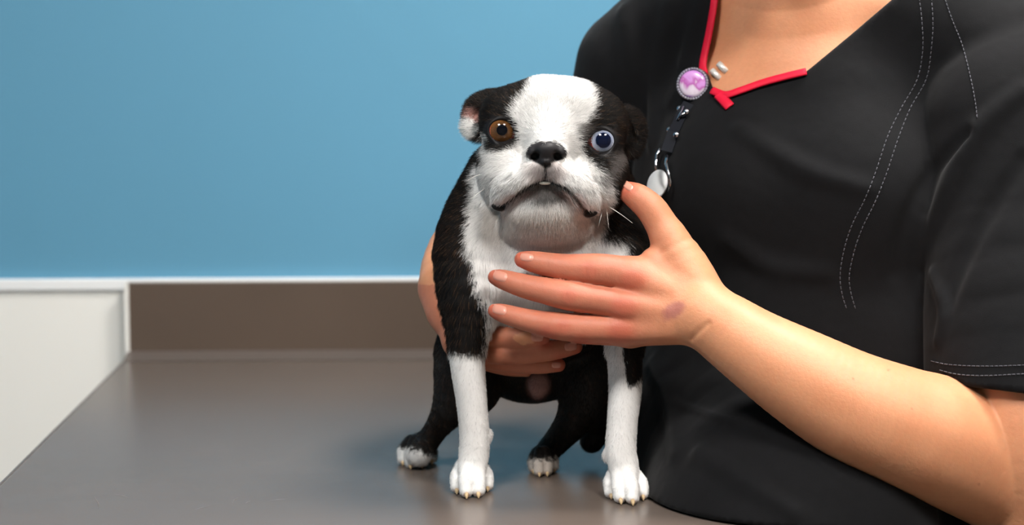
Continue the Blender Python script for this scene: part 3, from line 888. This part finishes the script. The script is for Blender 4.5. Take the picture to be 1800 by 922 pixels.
SKIN = np.array(srgb(211, 147, 109)); RED = np.array(srgb(184, 88, 68)); ROSE = np.array(srgb(188, 114, 90))
def skin_paint(X):
    x, y, w_ = inv(X)
    C = np.tile(SKIN, (len(X), 1))
    C = mixc(C, SKIN * np.array([.93, .86, .82]), sstep(.4, .8, vnoise(X, 45, 21)) * .5)
    C = mixc(C, ROSE, 0.95 * sstep(1240, 1060, x) * (y > 300) * (w_ > 0))  # redder hand skin, also darkened to paint in shade from the dog's head
    C = mixc(C, ROSE * .9, 0.8 * (w_ < -20) * (x < 1050) * (y > 500))
    for kx, ky in ((1112, 492), (1098, 540), (1092, 582)):
        C = mixc(C, RED, 0.6 * sstep(30, 8, np.hypot((x - kx) * .8, y - ky)) * (w_ > 20))
    for kx, ky in ((1036, 474), (1000, 520), (990, 575)):
        C = mixc(C, RED, 0.4 * sstep(22, 6, np.hypot(x - kx, y - ky)) * (w_ > 20))
    for kx, ky in ((912, 455), (866, 486), (866, 545), (1098, 328), (960, 593), (1020, 609), (990, 641)):
        C = mixc(C, RED * 1.05, 0.65 * sstep(30, 8, np.hypot(x - kx, y - ky)))
    bruise = np.hypot((x - 1184) * .85 + (y - 545) * .25, (y - 545) * 1.0 + (x - 1184) * .2)
    C = mixc(C, srgb(146, 80, 88), 0.6 * sstep(21, 9, bruise + (vnoise(X, 400, 4) - .5) * 4) * (w_ > 60))
    for fx, fy in ((1602, 718), (1562, 650), (1500, 665), (1720, 850)):
        C = mixc(C, srgb(150, 90, 60), 0.6 * sstep(3, 1.2, np.hypot(x - fx, y - fy)) * (w_ > 60))
    return np.clip(C, 0, 1)
M['skin'] = mat('skin', rough=0.48, spec=0.35, attr='col', sss=0.25, sss_r=(1, .35, .18), sss_s=0.006, noise=(160, 0.04, 6),
                bump=[(1100, 0.22, 0.0005, 'noise'), (300, 0.16, 0.0015, 'noise')])
pb = P(1500, 900, -120)
PB = np.array([pb[0], pb[1], 0.0])
SKIN_H = 0.0018
person, PV, PQ = implicit_object('person', person_items, SKIN_H, M['skin'], None, PB, skin_paint)
tag(person, 'person in black scrubs with red neck trim holding the dog with both hands', 'person')

# ---- nails: small plates on the fingers
M['nail'] = mat('fingernail', srgb(208, 142, 122), 0.3, 0.5, coat=0.3)
def nail(cx, cy, lx, ly, roll):
    n = 9; V = []; F = []
    r = math.radians(roll); gx, gy, hh = [], [], []
    for i in range(n):
        for j in range(n):
            a, b_ = 2 * i / (n - 1) - 1, 2 * j / (n - 1) - 1
            # rounded square
            q = max(abs(a), abs(b_)); l_ = math.hypot(a, b_) or 1
            f = q / l_ * 0.55 + 0.45
            a2, b2 = a * f, b_ * f
            gx.append(cx + a2 * lx * math.cos(r) - b2 * ly * math.sin(r)); gy.append(cy + a2 * lx * math.sin(r) + b2 * ly * math.cos(r)); hh.append(q)
    X, nn = surf(person_items, gx, gy)
    hh = np.array(hh)
    ww = inv(X)[2]; X = np.array([P(a, b_, np.clip(c, np.median(ww) - 14, np.median(ww) + 14)) for a, b_, c in zip(gx, gy, ww)])
    nn[~np.isfinite(nn).all(1)] = 0; nn[np.abs(ww - np.median(ww)) > 14] = 0
    Vt = X + nn * (0.0007 - 0.0011 * sstep(.7, 1.0, hh))[:, None]
    F = [(i * n + j, i * n + j + 1, (i + 1) * n + j + 1, (i + 1) * n + j) for i in range(n - 1) for j in range(n - 1)]
    b_ = MB(); b_.add(Vt, F); b_.build('fingernail', M['nail'], person, True)
for a in ((926, 452, 13, 8, 6), (879, 485, 14, 10, 14), (878, 544, 14, 9.5, 12), (944, 592, 12, 9, 0), (1003, 609, 12, 8, -6), (978, 641, 9, 6, 0), (1104, 327, 10, 7, 40)):
    nail(*a)

# ---- scrub top
COLLAR = [(1275, -120), (1262, 0), (1250, 60), (1238, 112), (1262, 170), (1300, 158), (1340, 145), (1420, 124), (1500, 58), (1568, 0), (1660, -90), (1560, -260), (1300, -260)]
body_cloth = [u(ell(1400, 330, -250, 316, 340, 178, yaw=YAWP), 0), u(ell(1425, 640, -205, 285, 340, 182, yaw=YAWP), 60),
    u(ell(1300, 330, -190, 150, 150, 130, yaw=YAWP), 60), u(ell(1500, 350, -90, 140, 150, 110, yaw=YAWP), 60),
    u(chain([(1114, 110, -440, 97), (1215, 42, -380, 105), (1400, 20, -270, 112), (1600, 24, -160, 116), (1740, 100, -105, 122)]), 60),
    u(ell(1400, 950, -60, 288, 258, 300), 70), u(ell(1600, 950, -170, 280, 255, 195), 70),
    u(chain([(1310, 700, -400, 235), (1340, 790, -220, 225), (1372, 860, -60, 205)]), 50)]
sleeve_r = [u(chain([(1112, 125, -440, 97), (1080, 215, -470, 95), (1040, 290, -480, 92)]), 0)]
hem_n = np.array(UPV) * 0.985 - np.array(-FWD) * 0.06 + RGT * 0.14; hem_n = hem_n / np.linalg.norm(hem_n)
hem_p = P(1740, 684, 170)
def hem_cut(X): return -((X - hem_p) @ hem_n)          # keeps what lies above the hem
def sleeve_shape(g):
    s_ = PR(1, 0)
    ax = rot()
    out = []
    for (x, y, w0, rx, rz) in ((1800, 220, -60, 190, 165), (1832, 400, -14, 205, 160), (1840, 560, 36, 212, 164), (1846, 680, 70, 214, 166)):
        out.append((x, y, w0, rx + g, rz + g))
    # elliptical tube: distance in a stretched space
    A = smooth_pts(out, 2)
    pts = [P(a, b, c) for a, b, c, d, e in A]
    def f(X):
        best = None
        q = X - pts[0]
        for i in range(len(A) - 1):
            a3 = pts[i]; ba = pts[i + 1] - a3; bb = ba @ ba
            pa = X - a3; t = np.clip((pa @ ba) / bb, 0, 1) if 0 < i < len(A) - 2 else (np.clip((pa @ ba) / bb, None, 1) if i == 0 else np.clip((pa @ ba) / bb, 0, None))
            if i == 0: t = np.maximum(t, 0)
            v = pa - t[:, None] * ba
            rx = (A[i, 3] + (A[i + 1, 3] - A[i, 3]) * np.minimum(t, 1)) * S; rz = (A[i, 4] + (A[i + 1, 4] - A[i, 4]) * np.minimum(t, 1)) * S
            vx = v @ RGT / rx; vz = v @ FWD / rz; vy = v @ UPV / rx
            k = np.sqrt(vx * vx + vz * vz + vy * vy)
            d = (k - 1) * np.minimum(rx, rz)
            best = d if best is None else np.minimum(best, d)
        return best
    P0 = np.array(pts); m_ = 0.15
    return Fn(f, P0.min(0) - m_, P0.max(0) + m_)
sl_out, sl_in = sleeve_shape(0), sleeve_shape(-15)
allbox = ((-9,) * 3, (9,) * 3)
sleeve_l = [(sl_out, 'u', 0), (Fn(hem_cut, *allbox), 'i', 2 * S)]
# folds of the cloth: soft ridges and valleys laid on the surface
cloth0 = [(Grp(body_cloth), 'u', 0), (Grp(sleeve_r), 'u', 20 * S), (Grp(sleeve_l), 'u', 10 * S)]
folds = []
def fold(pts, r_, lift, k=14, op='u'):
    A = smooth_pts(pts, 4); ww = trace(cloth0, A[:, 0], A[:, 1]) + lift
    A, ww = A[ww > -700], ww[ww > -700]
    rr = np.interp(np.linspace(0, 1, len(A)), np.linspace(0, 1, len(r_)), r_)
    folds.append((Chain([P(a, b, c) for a, b, c in zip(A[:, 0], A[:, 1], ww)], [PR(q, c) for q, c in zip(rr, ww)]), op, k * S))
fold([(1100, 20), (1112, 120), (1130, 230)], [6, 12, 6], -6, 30)
fold([(1180, 10), (1160, 120), (1150, 250)], [6, 12, 6], -6, 30)
fold([(1235, 0), (1205, 110)], [6, 8], -4, 20)
fold([(1795, 160), (1725, 225), (1668, 330), (1622, 450)], [6, 14, 14, 6], -5, 24)
fold([(1800, 280), (1752, 350), (1700, 440), (1660, 540)], [5, 9, 9, 5], 4, 24, 's')
fold([(1700, 235), (1640, 300), (1590, 400), (1575, 480)], [4, 8, 8, 4], 3, 20, 's')
fold([(1640, 480), (1660, 540), (1650, 600)], [5, 9, 5], -3, 16)
fold([(1300, 230), (1420, 300), (1520, 330)], [4, 9, 4], -4, 30)
fold([(1280, 420), (1360, 470), (1450, 480)], [4, 9, 4], -4, 30)
fold([(1180, 706), (1290, 742), (1400, 782), (1480, 840)], [3, 5, 5, 3], -1, 8)
fold([(1150, 640), (1180, 700), (1190, 800)], [5, 10, 5], -4, 30)
fold([(1230, 800), (1320, 850), (1400, 900)], [5, 10, 5], -4, 30)
# the neck opening is cut straight through, as wide as it shows on the cloth
cvw = trace(cloth0, [c[0] for c in COLLAR[:10]], [max(c[1], -60) for c in COLLAR[:10]])
cvw = np.r_[np.where(cvw < -600, -250, cvw), [-150, -250, -300]]
CP = np.array([P(c[0], c[1], w0) - CAM for c, w0 in zip(COLLAR, cvw)])
CP2 = np.stack([CP @ RGT, CP @ UPV], 1)
def collar_fn(X):
    q = X - CAM
    return poly_sd(CP2, q @ RGT, q @ UPV)
scrub_items = cloth0 + folds + [(Grp([(sl_in, 'u', 0), (Fn(lambda X: ((X - (hem_p + hem_n * 0.03)) @ hem_n), *allbox), 'i', 0)]), 's', 1 * S),
    (Fn(collar_fn, *allbox), 's', 5 * S),
    (Grp([(arm_l, 'u', 0)]), 's', 4 * S),
    (Fn(lambda X: np.maximum(X[:, 2] - (TABLE_Z + 0.0015), X[:, 0] - (TX1 + 0.003)), *allbox), 's', 3 * S),
    (Fn(lambda X: TABLE_Z - 0.14 - X[:, 2], *allbox), 'i', 0)]
M['scrub'] = mat('black_scrub_cloth', srgb(13, 13, 15), 0.85, 0.15, sheen=0.05, noise=(90, 0.18, 8), bump=[(1600, 0.25, 0.0006, 'noise'), (28, 0.25, 0.006, 'noise')])
scrub, SV, SQ = implicit_object('scrub_top', scrub_items, 0.0045, M['scrub'], person, slack=0.04)

# ---- red neck trim, stitching
M['red'] = mat('red_trim', srgb(214, 16, 52), 0.6, 0.3, bump=[(900, .2, .0004, 'noise')])
M['thread'] = mat('grey_thread', srgb(86, 86, 92), 0.8, 0.2)
def on_cloth(pts, lift, sub_=6):
    A = smooth_pts(pts, sub_); X, n = surf(cloth0, A[:, 0], A[:, 1], lift * S)
    return A, X, n
def ribbon(name, pts, half, material, lift=2.0, thick=3.0, off=(0, 0)):
    A, X, n = on_cloth([(a + off[0], b_ + off[1]) for a, b_ in pts], 0); A = A - np.array(off)
    ww = inv(X)[2]; med = np.median(ww)
    ww = np.where(np.abs(ww - med) > 90, med, ww)
    ww = np.convolve(np.pad(ww, 3, mode='edge'), np.ones(7) / 7, 'valid')
    C_ = np.array([P(a, b, c) for (a, b), c in zip(A[:, :2], ww)])
    T = np.gradient(C_, axis=0); T /= np.linalg.norm(T, axis=1)[:, None]
    nn = n.mean(0); nn /= np.linalg.norm(nn)
    V = []; F = []; K = 8
    for i in range(len(C_)):
        sd = np.cross(T[i], nn); sd /= np.linalg.norm(sd); nr = np.cross(sd, T[i])
        for j in range(K):
            a = 2 * math.pi * j / K
            V.append(C_[i] + sd * math.cos(a) * half * S + nr * (lift + math.sin(a) * thick) * S)
    for i in range(len(C_) - 1):
        for j in range(K): F.append((i * K + j, i * K + (j + 1) % K, (i + 1) * K + (j + 1) % K, (i + 1) * K + j))
    F.append(tuple(range(K - 1, -1, -1))); F.append(tuple((len(C_) - 1) * K + j for j in range(K)))
    b_ = MB(); b_.add(V, F); return b_.build(name, material, scrub, True)
ribbon('neck_trim', [(1262, -70), (1258, -20), (1256, 10), (1247, 62), (1237, 112), (1240, 135)], 8.5, M['red'], 3, off=(-4, 0))
ribbon('neck_trim', [(1252, 160), (1275, 168), (1300, 161), (1340, 147), (1380, 136), (1418, 127)], 8, M['red'], 3, off=(1, 4))
ribbon('neck_trim', [(1264, 168), (1274, 179), (1284, 190)], 10, M['red'], 5, off=(0, 0))
def stitches(pts, step=8.5, ln=5.6, r_=0.95):
    A = smooth_pts(pts, 12); d = np.r_[0, np.cumsum(np.hypot(*np.diff(A[:, :2], axis=0).T))]
    t0 = np.arange(0, d[-1] - ln, step)
    f = lambda t: (np.interp(t, d, A[:, 0]), np.interp(t, d, A[:, 1]))
    xa, ya = f(t0); xb, yb = f(t0 + ln)
    Xa, na = surf(scrub_items, xa, ya, 0.8 * S); Xb, nb_ = surf(scrub_items, xb, yb, 0.8 * S)
    b_ = MB()
    for p, q, n in zip(Xa, Xb, na):
        if np.linalg.norm(p - q) > 0.012: continue
        b_.tube([p - n * .0003, p + (q - p) * .25 + n * .0003, p + (q - p) * .75 + n * .0003, q - n * .0003], r_ * S, 5)
    o = b_.build('stitching', M['thread'], scrub, True); o['kind'] = 'stuff'; return o
stitches([(1614, -20), (1621, 40), (1622, 90), (1612, 140), (1584, 190), (1560, 240), (1540, 300), (1520, 350), (1500, 390), (1486, 430), (1477, 480), (1480, 515), (1490, 548)])
stitches([(1636, -20), (1640, 40), (1637, 90), (1628, 140), (1600, 190), (1578, 245), (1558, 305), (1538, 355), (1516, 400), (1502, 440), (1493, 484), (1496, 515), (1506, 550)])
stitches([(1655, -20), (1672, 30), (1692, 80), (1705, 130), (1714, 175), (1719, 212)], 7, 5, 1.0)
stitches([(1637, 634), (1665, 640), (1710, 643), (1760, 643), (1830, 640)], 8, 5.8)
stitches([(1652, 650), (1680, 657), (1720, 660), (1760, 659), (1830, 655)], 8, 5.8)

# ---- trousers, shoes
lx = TX1 + 0.125
tr = [(Chain([(lx + .02, 1.74, .86), (lx, 1.76, .72), (lx, 1.77, .46), (lx + .01, 1.78, .08)], [.13, .10, .078, .082]), 'u', 0),
      (Chain([(lx + .03, 1.98, .86), (lx, 1.98, .72), (lx, 1.99, .46), (lx + .01, 2.0, .08)], [.13, .10, .078, .082]), 'u', .03),
      (Fn(lambda X: X[:, 2] - (TABLE_Z - 0.10), (-9,) * 3, (9,) * 3), 'i', 0), (Fn(lambda X: 0.045 - X[:, 2], (-9,) * 3, (9,) * 3), 'i', 0),
      (Fn(lambda X: np.maximum(X[:, 2] - (TABLE_Z + 0.0015), X[:, 0] - (TX1 + 0.003)), (-9,) * 3, (9,) * 3), 's', 0)]
implicit_object('scrub_trousers', tr, 0.008, M['scrub'], person)
M['shoe'] = mat('black_shoe', srgb(34, 34, 38), 0.5, 0.4)
for yy in (1.775, 1.995):
    sh = [(Ell((lx - .05, yy, .045), (.135, .048, .05), np.eye(3)), 'u', 0), (Ell((lx + .03, yy, .06), (.06, .042, .065), np.eye(3)), 'u', .03),
          (Fn(lambda X: 0.001 - X[:, 2], (-9,) * 3, (9,) * 3), 'i', .004)]
    implicit_object('shoe', sh, 0.006, M['shoe'], person)

# ---- head above the frame, looking down at the dog
hr = dict(yaw=-26, pitch=16)
HX, HY, HW = 1376, -312, -50
def hl(dx, dy, dz):
    ax = rot(**hr); return P(HX, HY, HW) + (ax[0] * dx + ax[1] * dy + ax[2] * dz) * S
def he(dx, dy, dz, rx, ry, rz): return Ell(hl(dx, dy, dz), (rx * S, ry * S, rz * S), rot(**hr))
head_items = [(he(0, 40, -20, 138, 160, 170), 'u', 0), (he(0, -90, 40, 104, 118, 120), 'u', 50 * S), (he(0, -178, 105, 42, 32, 36), 'u', 30 * S),
    (Chain([hl(0, 10, 150), hl(0, -45, 178)], [16 * S, 25 * S]), 'u', 14 * S), (he(-18, -50, 164, 15, 13, 16), 'u', 6 * S), (he(18, -50, 164, 15, 13, 16), 'u', 6 * S),
    (he(0, -100, 146, 46, 13, 22), 'u', 8 * S), (he(0, -122, 142, 38, 14, 24), 'u', 6 * S), (he(-60, 34, 130, 46, 16, 24), 'u', 20 * S), (he(60, 34, 130, 46, 16, 24), 'u', 20 * S),
    (he(-54, 2, 152, 30, 18, 22), 's', 14 * S), (he(54, 2, 152, 30, 18, 22), 's', 14 * S), (he(-138, -20, -20, 12, 44, 28), 'u', 6 * S), (he(138, -20, -20, 12, 44, 28), 'u', 6 * S),
    (Chain([hl(0, -60, -60), P(1390, -150, -130)], [100 * S, 94 * S]), 'u', 30 * S)]
for sx in (-54, 54):
    head_items += [(he(sx, 9, 124, 27, 24, 26), 'u', 4 * S), (he(sx, -6, 148, 24, 8, 16), 's', 3 * S)]
hd_, hv_, hq_ = None, *polygonise(head_items, 0.004)
me = np_mesh('head', hv_ - PB, hq_); add_col(me, np.tile(SKIN, (len(hv_), 1))); link('head', me, person, M['skin'])
M['hairm'] = mat('brown_hair', srgb(62, 42, 30), 0.5, 0.4, noise=(300, .3), bump=[(260, .5, .003, 'noise')])
hair_items = [(he(0, 60, -40, 158, 168, 176), 'u', 0), (he(0, 10, -215, 70, 70, 60), 'u', 20 * S), (he(0, -70, 130, 120, 190, 150), 's', 10 * S), (he(0, -230, 0, 190, 170, 210), 's', 10 * S)]
implicit_object('hair', hair_items, 0.005, M['hairm'], person)
M['iris_dark'] = mat('person_iris', srgb(50, 34, 24), .2, coat=1.0)
M['eyew'] = mat('person_eye', srgb(220, 214, 208), .2, coat=1.0)
for sx in (-54, 54):
    b = MB(); b.ball(hl(sx, 2, 124), 23 * S, 20, 14); eo = b.build('eye', M['eyew'], person, True)
    V, F = cap_mesh(hl(sx, 2, 124), hl(sx, -6, 170) - hl(sx, 2, 124), 23.4 * S, 0.0, 0.45, 24, 5); b = MB(); b.add(V, F); b.build('iris', M['iris_dark'], eo, True)

# ---- badge reel clipped to the neckline
X, n = surf(scrub_items, [1222], [150]); cX = X[0]; nrm = n[0] * .45 + (CAM - cX) / np.linalg.norm(CAM - cX) * .75; nrm /= np.linalg.norm(nrm)
reel = empty('badge_reel', cX)
tag(reel, 'round purple badge reel with sparkling rim clipped to the scrub neckline', 'badge reel')
M['reelback'] = mat('reel_black_plastic', srgb(24, 22, 26), 0.35, 0.5)
M['crystal'] = mat('crystal_bead', srgb(205, 200, 214), 0.12, 0.8, metal=0.6)
M['pearl'] = mat('pearl_clip', srgb(225, 220, 214), 0.3, 0.5, metal=0.3)
M['chrome'] = mat('chrome', srgb(215, 215, 220), 0.12, 0.6, metal=1.0)
M['clearstrap'] = mat('dark_vinyl_strap', srgb(12, 15, 24), 0.6, 0.15)
M['tagwhite'] = mat('white_plastic_tag', srgb(246, 247, 248), 0.5, 0.4)
m = bpy.data.materials.new('purple_swirl'); m.use_nodes = True; N = m.node_tree.nodes; L = m.node_tree.links; bs = N['Principled BSDF']
tc = N.new('ShaderNodeTexCoord'); nz = N.new('ShaderNodeTexNoise'); nz.inputs['Scale'].default_value = 55; nz.inputs['Detail'].default_value = 2; nz.inputs['Distortion'].default_value = 0.8
L.new(tc.outputs['Object'], nz.inputs['Vector']); sp = N.new('ShaderNodeSeparateXYZ'); L.new(tc.outputs['Object'], sp.inputs[0])
ad = N.new('ShaderNodeMath'); ad.operation = 'MULTIPLY_ADD'; ad.inputs[1].default_value = 24.0; L.new(sp.outputs['Z'], ad.inputs[0]); L.new(nz.outputs['Fac'], ad.inputs[2])
cr = N.new('ShaderNodeValToRGB'); L.new(ad.outputs[0], cr.inputs[0]); e = cr.color_ramp.elements
e[0].position = 0.18; e[0].color = (*srgb(186, 140, 214), 1); e[1].position = 0.85; e[1].color = (*srgb(196, 132, 206), 1)
for ps, cc in ((.33, (226, 212, 226)), (.46, (214, 196, 214)), (.54, (180, 92, 168)), (.66, (206, 146, 212))):
    q = e.new(ps); q.color = (*srgb(*cc), 1)
L.new(cr.outputs[0], bs.inputs['Base Color']); bs.inputs['Roughness'].default_value = .25; bs.inputs['Coat Weight'].default_value = .6
M['swirl'] = m
ref = UPV - nrm * (UPV @ nrm); ref /= np.linalg.norm(ref); sdv = np.cross(ref, nrm)
rc = cX + nrm * 0.002
r0 = PR(31, -100)
b = MB(); b.lathe(rc, nrm, [(r0 * .9, 0), (r0, .001), (r0, .006), (r0 * .93, .0075)], 40); b.build('case', M['reelback'], reel, True)
b = MB(); b.lathe(rc, nrm, [(r0 * .8, .0070), (r0 * .78, .0086), (r0 * .6, .0094), (r0 * .3, .0098), (0.0002, .0099)], 40); b.build('face', M['swirl'], reel, True)
b = MB()
for i in range(34):
    a = 2 * math.pi * i / 34; b.ball(rc + nrm * .0078 + (ref * math.sin(a) + sdv * math.cos(a)) * r0 * .89, r0 * .085, 8, 6)
o = b.build('crystal_rim', M['crystal'], reel, False); o['label'] = 'sparkling bead rim'
for dx in (0, 12):
    a, _ = surf(person_items, [1256 + dx], [128 - dx]); a = a[0] + nrm * .004; z = a + sdv * .007 - ref * .007
    b = MB(); b.tube([a - sdv * .002 + ref * .002, z], PR(6), 10); b.build('clip_bar', M['pearl'], reel, True)
def q(x, y, lift): 
    X_, n_ = surf(scrub_items, [x], [y]); return X_[0] + nrm * lift
st = [q(1213, 182, .004), q(1203, 200, .006), q(1188, 234, .008), q(1176, 268, .008)]
b = MB()
for i in range(3):
    a, c = st[i], st[i + 1]; t = (c - a) / np.linalg.norm(c - a); s_ = np.cross(t, nrm) * PR(11.5)
    b.add([a - s_, a + s_, c + s_, c - s_, a - s_ + nrm * .0012, a + s_ + nrm * .0012, c + s_ + nrm * .0012, c - s_ + nrm * .0012],
          [(3, 2, 1, 0), (4, 5, 6, 7), (0, 1, 5, 4), (1, 2, 6, 5), (2, 3, 7, 6), (3, 0, 4, 7)])
b.build('strap', M['clearstrap'], reel)
for (x, y) in ((1199, 193), (1211, 199), (1181, 230), (1193, 239)):
    c = q(x, y, .0085); b = MB(); b.lathe(c, nrm, [(PR(5.5), 0), (PR(5.5), .0008), (PR(4), .0016), (PR(1), .0019)], 14); b.build('snap', M['chrome'], reel, True)
b = MB(); b.tube([q(1206, 190, .009), q(1196, 214, .010), q(1202, 205, .011), q(1209, 201, .0095)], PR(2.6), 7); b.build('snap_wire', M['chrome'], reel, True)
b = MB(); b.tube([q(1166, 264, .010), q(1161, 275, .012), q(1159, 290, .012), q(1160, 306, .010)], [PR(4), PR(3.4), PR(2.6), PR(2.4)], 8); b.build('hook', M['chrome'], reel, True)
b = MB(); b.tube([q(1178, 276, .010), q(1177, 290, .012), q(1181, 305, .012), q(1184, 322, .010), q(1180, 340, .009)], [PR(4), PR(3.2), PR(2.6), PR(2.6), PR(2.2)], 8); b.build('hook', M['chrome'], reel, True)
c = q(1162, 327, .012); tn = nrm + sdv * .0; V0 = MB()
tl = [(1.0, 0), (1.0, .0016), (.94, .0024), (.0002, .0026)]
b = MB(); nrm2 = nrm + ref * .55; nrm2 /= np.linalg.norm(nrm2); b.lathe(c, nrm2, [(r_ * PR(25), h_) for r_, h_ in tl], 36)
# the tag is an upright oval
cc = np.array(c)
b.v = [tuple(cc + sdv * ((np.array(p) - cc) @ sdv) * .78 + ref * ((np.array(p) - cc) @ ref) * 1.25 + nrm * ((np.array(p) - cc) @ nrm)) for p in b.v]
o = b.build('oval_tag', M['tagwhite'], reel, True); o['label'] = 'white oval tag'
